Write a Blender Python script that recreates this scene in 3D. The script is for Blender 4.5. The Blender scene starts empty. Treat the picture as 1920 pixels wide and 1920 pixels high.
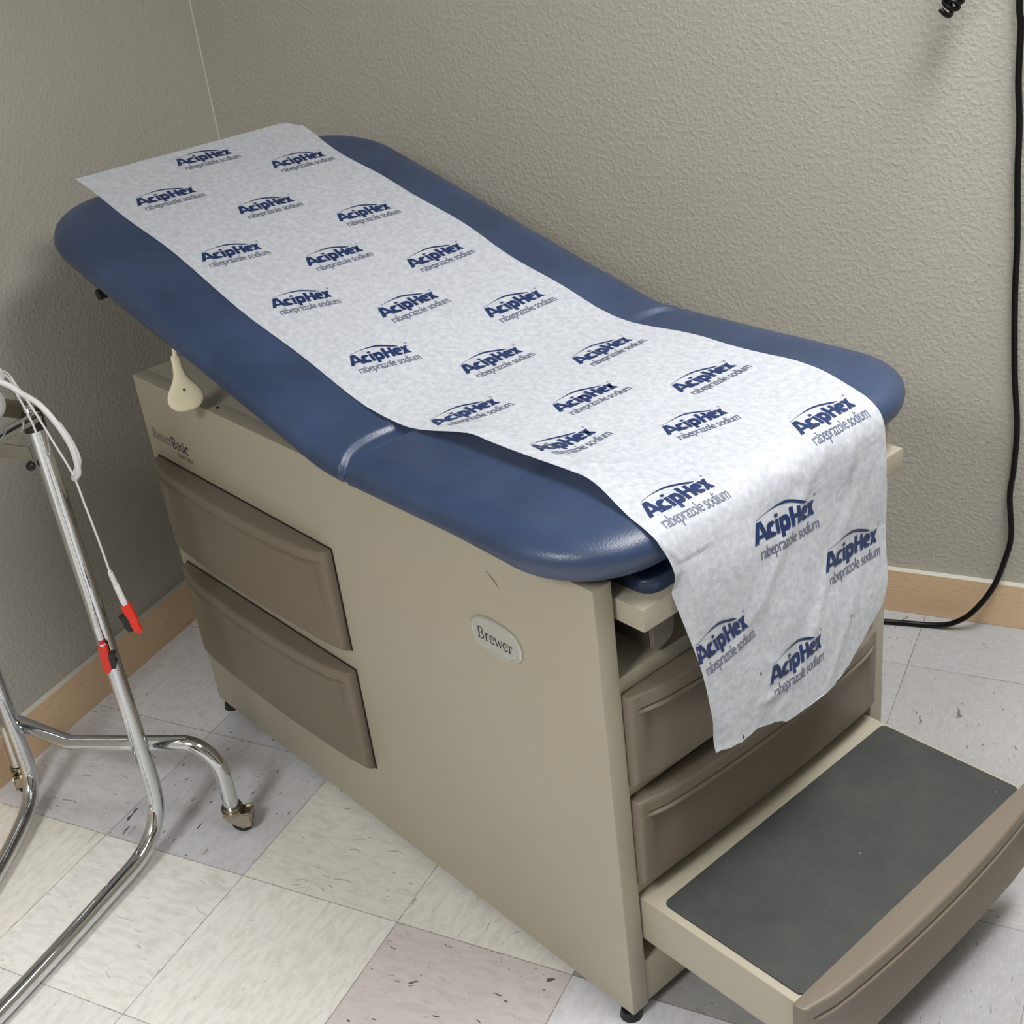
import bpy, bmesh, math, random
from mathutils import Vector, Matrix, noise
random.seed(7)
PI = math.pi
SC = bpy.context.scene
COL = SC.collection

# ---------------------------------------------------------------- camera
cd = bpy.data.cameras.new('camera'); cam = bpy.data.objects.new('camera', cd); COL.objects.link(cam)
cd.sensor_width = 36.0; cd.lens = 36.0 * 2437.87 / 1920.0; cd.clip_start = 0.02; cd.clip_end = 50
yw, pt, rl = 2.08610647, 0.492037300, -0.127441818
F = Vector((math.cos(yw)*math.cos(pt), math.sin(yw)*math.cos(pt), -math.sin(pt)))
RI = Vector((math.sin(yw), -math.cos(yw), 0)); UP = RI.cross(F)
A = RI*math.cos(rl) + UP*math.sin(rl); B = -RI*math.sin(rl) + UP*math.cos(rl)
cam.matrix_world = Matrix(((A.x, B.x, -F.x, 1.59040781), (A.y, B.y, -F.y, -1.19700582), (A.z, B.z, -F.z, 1.52376801), (0, 0, 0, 1)))
SC.camera = cam

# ---------------------------------------------------------------- world, light, exposure
w = bpy.data.worlds.new('room_air'); SC.world = w; w.use_nodes = True
w.node_tree.nodes['Background'].inputs[0].default_value = (0.80, 0.86, 0.95, 1)
w.node_tree.nodes['Background'].inputs[1].default_value = 0.0

def area(name, loc, sx, sy, power, col, spread=180, target=None):
    l = bpy.data.lights.new(name, 'AREA'); l.shape = 'RECTANGLE'; l.size = sx; l.size_y = sy
    l.energy = power; l.color = col; l.spread = math.radians(spread)
    o = bpy.data.objects.new(name, l); COL.objects.link(o); o.location = loc
    if target: o.rotation_euler = (Vector(target) - Vector(loc)).to_track_quat('-Z', 'Y').to_euler()
    return o
area('ceiling_troffer_light', (1.78, 0.40, 2.56), 0.60, 1.20, 37, (1.0, 0.995, 0.975), 140)
area('ceiling_troffer_light.001', (1.9, -0.75, 2.56), 0.60, 1.20, 4, (1.0, 0.995, 0.975), 140)
area('ceiling_troffer_light.002', (0.6, -2.5, 2.56), 0.60, 1.20, 70, (1.0, 0.995, 0.975), 155)
SC.view_settings.view_transform = 'Standard'; SC.view_settings.look = 'None'
SC.view_settings.exposure = -0.09; SC.view_settings.gamma = 1.0; SC.view_settings.use_curve_mapping = False

# ---------------------------------------------------------------- materials
def srgb(r, g, b):
    f = lambda c: (c/12.92 if c <= 0.04045 else ((c+0.055)/1.055)**2.4)
    return (f(r/255), f(g/255), f(b/255), 1)
class NT:
    def __init__(s, name):
        s.m = bpy.data.materials.new(name); s.m.use_nodes = True; s.t = s.m.node_tree
        s.b = s.t.nodes['Principled BSDF']
    def n(s, typ, **kw):
        nd = s.t.nodes.new(typ)
        for k, v in kw.items():
            if k.startswith('i_'):
                key = k[2:]; key = int(key) if key.isdigit() else key
                nd.inputs[key].default_value = v
            else: setattr(nd, k, v)
        return nd
    def l(s, a, b): s.t.links.new(a, b)
    def mp(s, val, a, b, c, d):
        nd = s.n('ShaderNodeMapRange'); nd.inputs[1].default_value = a; nd.inputs[2].default_value = b
        nd.inputs[3].default_value = c; nd.inputs[4].default_value = d; s.l(val, nd.inputs[0]); return nd.outputs[0]
    def mix(s, f, a, b, mode='MIX'):
        nd = s.n('ShaderNodeMix', data_type='RGBA', blend_type=mode)
        for i, v in ((0, f), (6, a), (7, b)):
            if isinstance(v, bpy.types.NodeSocket): s.l(v, nd.inputs[i])
            else: nd.inputs[i].default_value = v
        return nd.outputs[2]
    def math(s, op, a, b=0.0, c=0.0):
        nd = s.n('ShaderNodeMath', operation=op)
        for i, v in ((0, a), (1, b), (2, c)):
            if isinstance(v, bpy.types.NodeSocket): s.l(v, nd.inputs[i])
            else: nd.inputs[i].default_value = v
        return nd.outputs[0]
    def bump(s, h, strength, dist):
        nd = s.n('ShaderNodeBump'); nd.inputs['Strength'].default_value = strength; nd.inputs['Distance'].default_value = dist
        s.l(h, nd.inputs['Height']); s.l(nd.outputs[0], s.b.inputs['Normal'])
    def noise(s, scale, detail=3, rough=0.55, vec=None, dist=0.0):
        nd = s.n('ShaderNodeTexNoise'); nd.inputs['Scale'].default_value = scale; nd.inputs['Detail'].default_value = detail
        nd.inputs['Roughness'].default_value = rough; nd.inputs['Distortion'].default_value = dist
        if vec is None: vec = s.obj()
        s.l(vec, nd.inputs['Vector']); return nd.outputs['Fac']
    def obj(s):
        if not hasattr(s, '_o'): s._o = s.n('ShaderNodeTexCoord').outputs['Object']
        return s._o
    def set(s, col=None, rough=0.5, metal=0.0, spec=0.5, coat=0.0):
        if col is not None:
            if isinstance(col, bpy.types.NodeSocket): s.l(col, s.b.inputs['Base Color'])
            else: s.b.inputs['Base Color'].default_value = col
        if isinstance(rough, bpy.types.NodeSocket): s.l(rough, s.b.inputs['Roughness'])
        else: s.b.inputs['Roughness'].default_value = rough
        s.b.inputs['Metallic'].default_value = metal; s.b.inputs['Specular IOR Level'].default_value = spec
        s.b.inputs['Coat Weight'].default_value = coat
        return s.m

def plain(name, col, rough=0.5, metal=0.0, spec=0.5, nscale=60, amt=0.06, bump=0.0):
    t = NT(name); n = t.noise(nscale, 3)
    dark = tuple(c*(1-amt) for c in col[:3]) + (1,)
    c = t.mix(n, dark, col); m = t.set(c, rough, metal, spec)
    if bump: t.bump(t.noise(nscale*6, 2), 0.3, bump)
    return m

# painted wall with orange-peel texture
t = NT('painted_textured_drywall')
n1 = t.noise(120, 2, 0.5, dist=0.25); n2 = t.noise(34, 2, 0.5)
vv = t.n('ShaderNodeTexVoronoi', feature='SMOOTH_F1'); vv.inputs['Scale'].default_value = 120; t.l(t.obj(), vv.inputs['Vector'])
h = t.math('ADD', t.mp(n1, 0.42, 0.74, 0, 1), t.math('MULTIPLY', n2, 0.25))
h = t.math('SUBTRACT', h, t.math('MULTIPLY', vv.outputs['Distance'], 0.03))
WALL = t.set(t.mix(t.noise(1.3, 2), srgb(182, 179, 170), srgb(187, 184, 176)), 0.62, 0, 0.35)
t.bump(h, 0.55, 0.0014)
CAULK = plain('corner_paint_ridge', srgb(208, 204, 192), 0.6)
CEIL = plain('ceiling_white', srgb(208, 206, 200), 0.9)

# vinyl composition floor tiles (per-tile tint and grain direction come from mesh attributes)
t = NT('vinyl_floor_tiles')
uv = t.n('ShaderNodeUVMap'); uv.uv_map = 'tile_uv'
gr = t.n('ShaderNodeUVMap'); gr.uv_map = 'grain_uv'
at = t.n('ShaderNodeAttribute'); at.attribute_name = 'tint'
sep = t.n('ShaderNodeSeparateXYZ'); t.l(uv.outputs[0], sep.inputs[0])
def edge(o):
    a = t.math('SUBTRACT', o, 0.5); a = t.math('ABSOLUTE', a); return t.math('SUBTRACT', 0.5, a)
d = t.math('MINIMUM', edge(sep.outputs[0]), edge(sep.outputs[1]))
wob = t.noise(30, 3); seamw = t.mp(wob, 0.3, 0.75, 0.0014, 0.0042)
seam = t.math('LESS_THAN', d, seamw)
mpn = t.n('ShaderNodeMapping'); mpn.inputs['Scale'].default_value = (1.0, 2.6, 1.0); t.l(gr.outputs[0], mpn.inputs['Vector'])
g1 = t.noise(9, 5, 0.65, mpn.outputs[0], 0.4)
g2 = t.noise(26, 4, 0.6, mpn.outputs[0], 0.3)
at2 = t.n('ShaderNodeAttribute'); at2.attribute_name = 'fleck'
flk = t.n('ShaderNodeTexVoronoi'); flk.inputs['Scale'].default_value = 10.5
mp2 = t.n('ShaderNodeMapping'); mp2.inputs['Scale'].default_value = (0.8, 3.6, 1.0); t.l(gr.outputs[0], mp2.inputs['Vector'])
nw = t.n('ShaderNodeTexNoise'); nw.inputs['Scale'].default_value = 6; t.l(gr.outputs[0], nw.inputs['Vector'])
va = t.n('ShaderNodeVectorMath', operation='MULTIPLY_ADD'); t.l(nw.outputs['Color'], va.inputs[0]); va.inputs[1].default_value = (0.25, 0.5, 0); t.l(mp2.outputs[0], va.inputs[2])
t.l(va.outputs[0], flk.inputs['Vector'])
sc3 = t.n('ShaderNodeSeparateColor'); t.l(flk.outputs['Color'], sc3.inputs[0])
keep = t.math('GREATER_THAN', sc3.outputs[0], 0.22)
size = t.math('MULTIPLY', sc3.outputs[1], 0.19)
fm = t.math('MULTIPLY', t.math('LESS_THAN', flk.outputs['Distance'], size), keep)
fk2 = t.n('ShaderNodeTexVoronoi'); fk2.inputs['Scale'].default_value = 26; t.l(va.outputs[0], fk2.inputs['Vector'])
s4 = t.n('ShaderNodeSeparateColor'); t.l(fk2.outputs['Color'], s4.inputs[0])
fm2 = t.math('MULTIPLY', t.math('LESS_THAN', fk2.outputs['Distance'], t.math('MULTIPLY', s4.outputs[1], 0.17)), t.math('GREATER_THAN', s4.outputs[0], 0.42))
fm2 = t.math('MULTIPLY', fm2, 0.8)
base = at.outputs['Color']
c = t.mix(t.math('MULTIPLY', t.mp(g1, 0.44, 0.66, 0, 1), 0.42), base, t.mix(0.55, base, srgb(150, 147, 135)))
c = t.mix(t.math('MULTIPLY', t.mp(g2, 0.5, 0.72, 0, 1), 0.30), c, t.mix(0.5, base, (0.86, 0.86, 0.82, 1)))
fa = t.math('MULTIPLY', t.math('MAXIMUM', fm, fm2), at2.outputs['Fac'])
c = t.mix(fa, c, srgb(74, 72, 66))
dirt = t.math('MULTIPLY', t.mp(t.noise(5.5, 5, 0.7), 0.55, 0.8, 0, 1), 0.22)
c = t.mix(dirt, c, srgb(150, 143, 128))
c = t.mix(t.math('MULTIPLY', seam, 0.62), c, srgb(88, 82, 72))
FLOOR = t.set(c, t.mp(t.noise(9, 3), 0.3, 0.7, 0.30, 0.46), 0, 0.4)
t.bump(t.math('ADD', t.math('MULTIPLY', seam, -0.6), t.noise(60, 2)), 0.12, 0.0006)

# pale birch baseboard
t = NT('birch_veneer_baseboard')
m1 = t.n('ShaderNodeMapping'); m1.inputs['Scale'].default_value = (0.9, 0.9, 5.5); t.l(t.obj(), m1.inputs['Vector'])
nz = t.noise(2.4, 2, 0.5, m1.outputs[0], 1.6)
ring = t.math('SINE', t.math('MULTIPLY', nz, 62)); ring = t.mp(ring, 0.88, 1.0, 0, 1)
m2 = t.n('ShaderNodeMapping'); m2.inputs['Scale'].default_value = (3, 3, 120); t.l(t.obj(), m2.inputs['Vector'])
gn = t.noise(4, 3, 0.6, m2.outputs[0])
c = t.mix(t.noise(5, 2), srgb(224, 194, 156), srgb(236, 208, 174))
c = t.mix(t.math('MULTIPLY', gn, 0.35), c, srgb(208, 174, 134)); c = t.mix(t.math('MULTIPLY', ring, 0.2), c, srgb(160, 124, 88))
WOOD = t.set(c, 0.42, 0, 0.4)
WOODTOP = plain('painted_baseboard_top', srgb(206, 203, 192), 0.55)

# powder coated steel
t = NT('beige_powder_coated_steel')
c = t.mix(t.noise(3.0, 4, 0.6), srgb(164, 157, 140), srgb(171, 165, 149))
sm = t.math('MULTIPLY', t.mp(t.noise(7, 6, 0.75), 0.62, 0.82, 0, 1), 0.25); c = t.mix(sm, c, srgb(140, 134, 116))
STEEL = t.set(c, 0.38, 0, 0.4); t.bump(t.noise(700, 1), 0.08, 0.0003)
t = NT('taupe_plastic_drawer_front')
c = t.mix(t.noise(4, 4, 0.6), srgb(114, 104, 91), srgb(120, 111, 99))
sm = t.math('MULTIPLY', t.mp(t.noise(16, 6, 0.75), 0.64, 0.8, 0, 1), 0.3); c = t.mix(sm, c, srgb(94, 86, 74))
TAUPE = t.set(c, 0.42, 0, 0.4); t.bump(t.noise(500, 1), 0.08, 0.0003)
# blue vinyl
t = NT('blue_vinyl_upholstery')
c = t.mix(t.mp(t.noise(7, 5, 0.62), 0.35, 0.7, 0, 1), srgb(42, 58, 87), srgb(55, 72, 105))
vb = t.n('ShaderNodeTexVoronoi'); vb.inputs['Scale'].default_value = 520; t.l(t.obj(), vb.inputs['Vector'])
VINYL = t.set(c, t.mp(t.noise(12, 4), 0.3, 0.7, 0.30, 0.42), 0, 0.6)
t.bump(t.math('ADD', vb.outputs['Distance'], t.noise(300, 2)), 0.22, 0.0007)
# paper
t = NT('crinkled_white_exam_paper')
m = t.mp(t.noise(105, 5, 0.66), 0.36, 0.66, 0, 1)
c = t.mix(m, srgb(197, 202, 213), srgb(221, 225, 233))
PAPER = t.set(c, 0.55, 0, 0.35)
t.b.inputs['Transmission Weight'].default_value = 0.0
big = t.noise(17, 4, 0.55, dist=0.8)
t.bump(t.math('ADD', t.math('MULTIPLY', t.noise(260, 3), 0.35), t.math('MULTIPLY', big, 3.0)), 0.38, 0.0016)
tl = t.n('ShaderNodeBsdfTranslucent'); t.l(c, tl.inputs[0]); ms = t.n('ShaderNodeMixShader'); ms.inputs[0].default_value = 0.18
outn = [n for n in t.t.nodes if n.type == 'OUTPUT_MATERIAL'][0]
t.l(t.b.outputs[0], ms.inputs[1]); t.l(tl.outputs[0], ms.inputs[2]); t.l(ms.outputs[0], outn.inputs[0])
INK = plain('navy_printed_ink', srgb(20, 46, 100), 0.45, amt=0.25)
INKTHIN = plain('grey_printed_ink', srgb(96, 104, 128), 0.5, amt=0.1)
SPECK = plain('dark_tear_speck', srgb(48, 46, 42), 0.8)  # dark flecks for specks and small holes in the paper
CHROME = plain('polished_chrome', (0.66, 0.68, 0.71, 1), 0.07, 1.0, 0.5, 30, 0.08)
BRASS = plain('nickel_caster_metal', srgb(168, 160, 142), 0.25, 1.0, 0.5, 40, 0.1)
BLACK = plain('black_rubber', srgb(20, 20, 20), 0.42, amt=0.3)
CORDM = plain('black_cord_jacket', srgb(5, 5, 6), 0.4, spec=0.3, amt=0.3)
GREYMAT = None
t = NT('dark_grey_rubber_mat')
vb = t.noise(300, 3, 0.8); c = t.mix(t.mp(t.noise(11, 6, 0.7), 0.35, 0.75, 0, 1), srgb(58, 60, 60), srgb(73, 74, 71))
c = t.mix(t.math('MULTIPLY', t.mp(vb, 0.42, 0.66, 0, 1), 0.6), c, srgb(54, 55, 54))
sp = t.n('ShaderNodeTexVoronoi'); sp.inputs['Scale'].default_value = 42; t.l(t.obj(), sp.inputs['Vector'])
s5 = t.n('ShaderNodeSeparateColor'); t.l(sp.outputs['Color'], s5.inputs[0])
spm = t.math('MULTIPLY', t.math('LESS_THAN', sp.outputs['Distance'], 0.045), t.math('GREATER_THAN', s5.outputs[0], 0.9))
c = t.mix(t.math('MULTIPLY', spm, 0.7), c, srgb(170, 168, 160))
MAT = t.set(c, 0.62, 0, 0.35); t.bump(vb, 0.35, 0.0008)
WHITEP = plain('white_cable_plastic', srgb(214, 212, 214), 0.38)
IVORY = plain('ivory_plastic_handle', srgb(232, 226, 196), 0.32)
REDP = plain('red_plastic_clip', srgb(214, 38, 18), 0.36)
CREDP = plain('crimson_ring', srgb(196, 30, 60), 0.4)
SILVER = plain('brushed_silver_badge', srgb(186, 187, 180), 0.34, 0.35)
BADGEINK = plain('dark_badge_lettering', srgb(30, 32, 48), 0.45)
FAINTINK = plain('faded_badge_lettering', srgb(104, 98, 86), 0.5)
DARKM = plain('black_painted_metal', srgb(24, 23, 22), 0.45)
GREYBAR = plain('brushed_grey_bar', srgb(150, 146, 136), 0.35, 0.7)
CAPM = plain('taupe_grey_stirrup_cap', srgb(120, 113, 101), 0.45)

# ---------------------------------------------------------------- helpers
def link(name, bm, mats, parent=None, smooth=True, loc=None, angle=0.6):
    me = bpy.data.meshes.new(name); bm.normal_update(); bm.to_mesh(me); bm.free()
    for m in (mats if isinstance(mats, (list, tuple)) else [mats]): me.materials.append(m)
    o = bpy.data.objects.new(name, me); COL.objects.link(o)
    if smooth:
        for p in me.polygons: p.use_smooth = True
        try: me.set_sharp_from_angle(angle=angle)
        except Exception: pass
    if parent: o.parent = parent
    if loc: o.location = loc
    return o
def tag(o, label=None, cat=None, group=None, kind=None):
    if label: o['label'] = label
    if cat: o['category'] = cat
    if group: o['group'] = group
    if kind: o['kind'] = kind
    return o
def empty(name, loc, rz=0, **k):
    o = bpy.data.objects.new(name, None); COL.objects.link(o); o.location = loc; o.rotation_euler = (0, 0, rz); o.empty_display_size = 0.05
    tag(o, **k); return o
def box(bm, x0, x1, y0, y1, z0, z1, bev=0.0, seg=2):
    b2 = bmesh.new(); bmesh.ops.create_cube(b2, size=1)
    for v in b2.verts: v.co = Vector((x0+(v.co.x+.5)*(x1-x0), y0+(v.co.y+.5)*(y1-y0), z0+(v.co.z+.5)*(z1-z0)))
    if bev: bmesh.ops.bevel(b2, geom=b2.edges[:], offset=bev, segments=seg, profile=0.6, affect='EDGES')
    merge(bm, b2)
def merge(bm, b2, mi=0):
    me = bpy.data.meshes.new('tmp'); b2.to_mesh(me); b2.free(); n = len(bm.faces); bm.from_mesh(me)
    bpy.data.meshes.remove(me); bm.faces.ensure_lookup_table()
    for f in bm.faces[n:]: f.material_index = mi
def smooth_path(P, n=8):
    P = [Vector(p) for p in P]; out = []
    Q = [P[0]*2-P[1]] + P + [P[-1]*2-P[-2]]
    for i in range(1, len(Q)-2):
        a, b, c, d = Q[i-1:i+3]
        for k in range(n):
            u = k/n; out.append(0.5*((2*b)+(c-a)*u+(2*a-5*b+4*c-d)*u*u+(3*b-a-3*c+d)*u**3))
    out.append(P[-1]); return out
def fillet(P, r, n=8):
    P = [Vector(p) for p in P]; out = [P[0]]
    for i in range(1, len(P)-1):
        a, b, c = P[i-1:i+2]; rr = r[i-1] if isinstance(r, (list, tuple)) else r
        d1 = (a-b); d2 = (c-b); k = min(rr, d1.length*.48, d2.length*.48); p0 = b+d1.normalized()*k; p2 = b+d2.normalized()*k
        for j in range(n+1):
            u = j/n; out.append(p0*(1-u)**2+b*2*u*(1-u)+p2*u*u)
    out.append(P[-1]); return out
def tube(bm, path, r, seg=16, caps=True, mi=0):
    path = [Vector(p) for p in path]; rings = []; nrm = None
    for i, p in enumerate(path):
        tn = (path[min(i+1, len(path)-1)] - path[max(i-1, 0)]).normalized()
        if nrm is None:
            nrm = tn.orthogonal().normalized()
        else:
            nrm = (nrm - tn*nrm.dot(tn)).normalized()
        bn = tn.cross(nrm); rr = r(i/(len(path)-1)) if callable(r) else r
        rings.append([bm.verts.new(p + (nrm*math.cos(2*PI*k/seg)+bn*math.sin(2*PI*k/seg))*rr) for k in range(seg)])
    fs = []
    for a, b in zip(rings, rings[1:]):
        for k in range(seg): fs.append(bm.faces.new((a[k], a[(k+1) % seg], b[(k+1) % seg], b[k])))
    if caps: fs.append(bm.faces.new(rings[0][::-1])); fs.append(bm.faces.new(rings[-1]))
    for f in fs: f.material_index = mi
    return rings
def tubem(name, path, r, mat, parent=None, seg=16):
    bm = bmesh.new(); tube(bm, path, r, seg); return link(name, bm, mat, parent)
def grid(bm, f, nu, nv, mi=0, flip=False):
    V = [[bm.verts.new(f(i/nu, j/nv)) for j in range(nv+1)] for i in range(nu+1)]
    for i in range(nu):
        for j in range(nv):
            q = (V[i][j], V[i+1][j], V[i+1][j+1], V[i][j+1])
            fc = bm.faces.new(q[::-1] if flip else q); fc.material_index = mi
    return V
def sstep(a, b, x):
    u = max(0.0, min(1.0, (x-a)/(b-a))); return u*u*(3-2*u)
def text_bm(txt, size, offset=0.0, sx=1.0, spacing=1.0, shear=0.0, align='LEFT'):
    cu = bpy.data.curves.new('t', 'FONT'); cu.body = txt; cu.size = size; cu.offset = offset; cu.space_character = spacing; cu.shear = shear
    cu.align_x = align; cu.resolution_u = 3; cu.fill_mode = 'FRONT'
    o = bpy.data.objects.new('t', cu); COL.objects.link(o)
    dg = bpy.context.evaluated_depsgraph_get(); dg.update()
    me = bpy.data.meshes.new_from_object(o.evaluated_get(dg)); bm = bmesh.new(); bm.from_mesh(me)
    for v in bm.verts: v.co.x *= sx
    bpy.data.objects.remove(o); bpy.data.meshes.remove(me); return bm

# ---------------------------------------------------------------- room shell
WA = 0.0101; CX, CY = -0.3193, 1.0939      # wall corner (wall faces) and wall yaw
def WP(x, y, z=0.0): return Vector((CX+x*math.cos(WA)-y*math.sin(WA), CY+x*math.sin(WA)+y*math.cos(WA), z))
RX, RY, RZ = 3.6, -4.0, 2.62
def wallbox(name, x0, x1, y0, y1, z0, z1, mat, bev=0, **k):
    bm = bmesh.new(); box(bm, x0, x1, y0, y1, z0, z1, bev)
    o = link(name, bm, mat, smooth=bool(bev)); o.location = (CX, CY, 0); o.rotation_euler = (0, 0, WA)
    tag(o, kind='structure'); return o
wallbox('wall_back', -0.1, RX+.1, 0, 0.1, -0.02, RZ, WALL)
wallbox('wall_left', -0.1, 0, RY-.1, 0, -0.02, RZ, WALL)
wallbox('wall_right', RX, RX+.1, RY-.1, 0, -0.02, RZ, WALL)
wallbox('wall_front', 0, RX, RY-.1, RY, -0.02, RZ, WALL)
wallbox('ceiling', -0.1, RX+.1, RY-.1, 0.1, RZ, RZ+.08, CEIL)
# baseboards: wood face, painted top
def baseboard(name, along_x):
    bm = bmesh.new()
    if along_x: box(bm, 0.0152, RX, -0.0152, 0.0, 0.0, 0.0965, 0.0012)
    else: box(bm, 0.0, 0.0152, RY, -0.0, 0.0, 0.0965, 0.0012)
    bm.normal_update()
    for f in bm.faces: f.material_index = 1 if f.normal.z > 0.6 else 0
    o = link(name, bm, [WOOD, WOODTOP], smooth=False); o.location = (CX, CY, 0); o.rotation_euler = (0, 0, WA); tag(o, kind='structure')
baseboard('baseboard_back', True); baseboard('baseboard_left', False)
# caulked paint ridge in the corner
bm = bmesh.new(); tube(bm, [(0.0012, -0.0012, 0.097), (0.0012, -0.0012, RZ)], 0.0022, 8)
o = link('trim_1', bm, CAULK); o.location = (CX, CY, 0); o.rotation_euler = (0, 0, WA); tag(o, kind='structure')
def added_door(name, loc, rz):  # unseen doors, added dark so the chrome has something to reflect
    bm = bmesh.new(); box(bm, -.45, .45, -.02, .02, 0, 2.05, .004)
    for a, b in ((.12, .95), (1.05, 1.93)): box(bm, -.33, .33, .018, .028, a, b, .006)
    o = link(name, bm, plain('dark_added_door', srgb(70, 48, 32), .4)); o.location = loc; o.rotation_euler = (0, 0, rz); tag(o, kind='structure')
    bm = bmesh.new(); tube(bm, [(.38, .02, 1.0), (.38, .07, 1.0), (.27, .07, 1.0)], .010, 12); h_ = link('added_door_handle', bm, CHROME, o)
added_door('added_door_1', WP(1.2, -3.97), 0); added_door('added_door_2', WP(3.57, -1.9), PI/2)
# floor
T = 0.3048
bm = bmesh.new(); uvl = bm.loops.layers.uv.new('tile_uv'); gvl = bm.loops.layers.uv.new('grain_uv')
tl_ = bm.loops.layers.float_color.new('tint'); fl_ = bm.loops.layers.float_color.new('fleck')
special = {(0, 0): ((188, 188, 184), 1.0), (0, 1): ((186, 187, 183), 0.9), (-1, 0): ((196, 196, 190), .6), (2, -1): ((190, 184, 174), 0.9), (3, -1): ((200, 200, 198), 0.3),
           (1, 0): ((206, 205, 190), 0.5), (2, 0): ((208, 206, 192), 0.45), (1, -1): ((212, 211, 198), 0.25), (0, -1): ((212, 210, 197), 0.3), (-1, -1): ((210, 207, 190), .3),
           (3, 2): ((206, 205, 200), .8), (4, 2): ((204, 203, 196), 0.7), (3, 3): ((212, 211, 205), .8), (4, 3): ((206, 206, 200), .5), (4, 1): ((204, 203, 196), 0.7), (4, 0): ((198, 197, 192), 0.6), (1, -2): ((210, 209, 197), .4), (0, -2): ((206, 205, 194), .4)}
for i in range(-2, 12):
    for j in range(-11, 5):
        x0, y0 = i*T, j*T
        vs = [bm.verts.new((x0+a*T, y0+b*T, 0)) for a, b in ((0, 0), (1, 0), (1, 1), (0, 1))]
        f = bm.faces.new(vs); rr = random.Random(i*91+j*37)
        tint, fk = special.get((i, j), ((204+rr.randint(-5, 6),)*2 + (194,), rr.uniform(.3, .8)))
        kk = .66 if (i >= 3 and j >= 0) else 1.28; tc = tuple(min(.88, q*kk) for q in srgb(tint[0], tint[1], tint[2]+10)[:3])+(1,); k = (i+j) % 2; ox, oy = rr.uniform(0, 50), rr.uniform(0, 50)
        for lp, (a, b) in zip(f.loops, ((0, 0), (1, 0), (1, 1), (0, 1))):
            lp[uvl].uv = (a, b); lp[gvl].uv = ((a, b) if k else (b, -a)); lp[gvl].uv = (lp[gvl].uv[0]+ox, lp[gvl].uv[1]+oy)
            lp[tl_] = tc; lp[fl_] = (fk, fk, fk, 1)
bmesh.ops.remove_doubles(bm, verts=bm.verts[:], dist=1e-5)
# clip to the room
for co, no in ((WP(-.05, 0), Vector((-1, 0, 0))), (WP(RX+.05, 0), Vector((1, 0, 0))), (WP(0, .05), Vector((0, 1, 0))), (WP(0, RY-.05), Vector((0, -1, 0)))):
    bmesh.ops.bisect_plane(bm, geom=bm.verts[:]+bm.edges[:]+bm.faces[:], plane_co=co, plane_no=no, clear_outer=True)
ex = bmesh.ops.extrude_face_region(bm, geom=bm.faces[:]); 
for v in [g for g in ex['geom'] if isinstance(g, bmesh.types.BMVert)]: v.co.z -= 0.02
bmesh.ops.recalc_face_normals(bm, faces=bm.faces[:])
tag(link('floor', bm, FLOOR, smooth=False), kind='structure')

# ---------------------------------------------------------------- examination table
TX, TY, TA = 1.03412684, -0.0527, -0.3887016
L, W, H = 1.1562, 0.5865, 0.7261
table = empty('examination_table', (TX, TY, 0), TA, label='beige steel examination table with blue vinyl pad, taupe drawers and raised back', cat='examination table')
# cabinet body: side panels, head panel, deck, rails between the drawers
bm = bmesh.new(); pw = 0.031; g = 0.020
box(bm, -L, 0, 0, pw, g, H, 0.0025); box(bm, -L, 0, W-pw, W, g, H, 0.0025)
box(bm, -L, -L+.02, pw-.002, W-pw+.002, g, H, 0.001)
box(bm, -L+.01, -0.10, pw-.002, W-pw+.002, H-.02, H-.0005, 0.001)
box(bm, -0.62, -0.004, pw-.002, W-pw+.002, 0.559, 0.583, 0.0015)      # deck with front lip
box(bm, -0.5, -0.006, pw-.002, W-pw+.002, 0.393, 0.414, 0.001)
box(bm, -0.5, -0.006, pw-.002, W-pw+.002, 0.224, 0.246, 0.001)
box(bm, -0.42, -0.40, pw-.002, W-pw+.002, g, H-.01, 0)                 # dark inner back wall
box(bm, -0.30, -0.012, pw-.002, W-pw+.002, 0.095, 0.10, 0.0)
body = link('cabinet_body', bm, STEEL, table)
bm = bmesh.new(); box(bm, -0.03, -0.002, pw+.001, W-pw-.001, g+.002, 0.101, 0.003); link('toe_panel', bm, STEEL, table)
# black leveling feet
for x, y in ((-0.018, 0.012), (-1.134, 0.014), (-0.018, W-.014), (-1.134, W-.014)):
    bm = bmesh.new(); bmesh.ops.create_cone(bm, cap_ends=True, segments=24, radius1=0.0165, radius2=0.0135, depth=0.014, matrix=Matrix.Translation((x, y, 0.007)))
    bmesh.ops.create_cone(bm, cap_ends=True, segments=12, radius1=0.005, radius2=0.005, depth=0.014, matrix=Matrix.Translation((x, y, 0.018)))
    link('leveling_foot', bm, BLACK, table)
bm = bmesh.new(); bmesh.ops.create_uvsphere(bm, u_segments=10, v_segments=6, radius=.0028, matrix=Matrix.Translation((-0.8820, 0.0150, .7262))); link('deck_screw', bm, DARKM, table)
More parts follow.
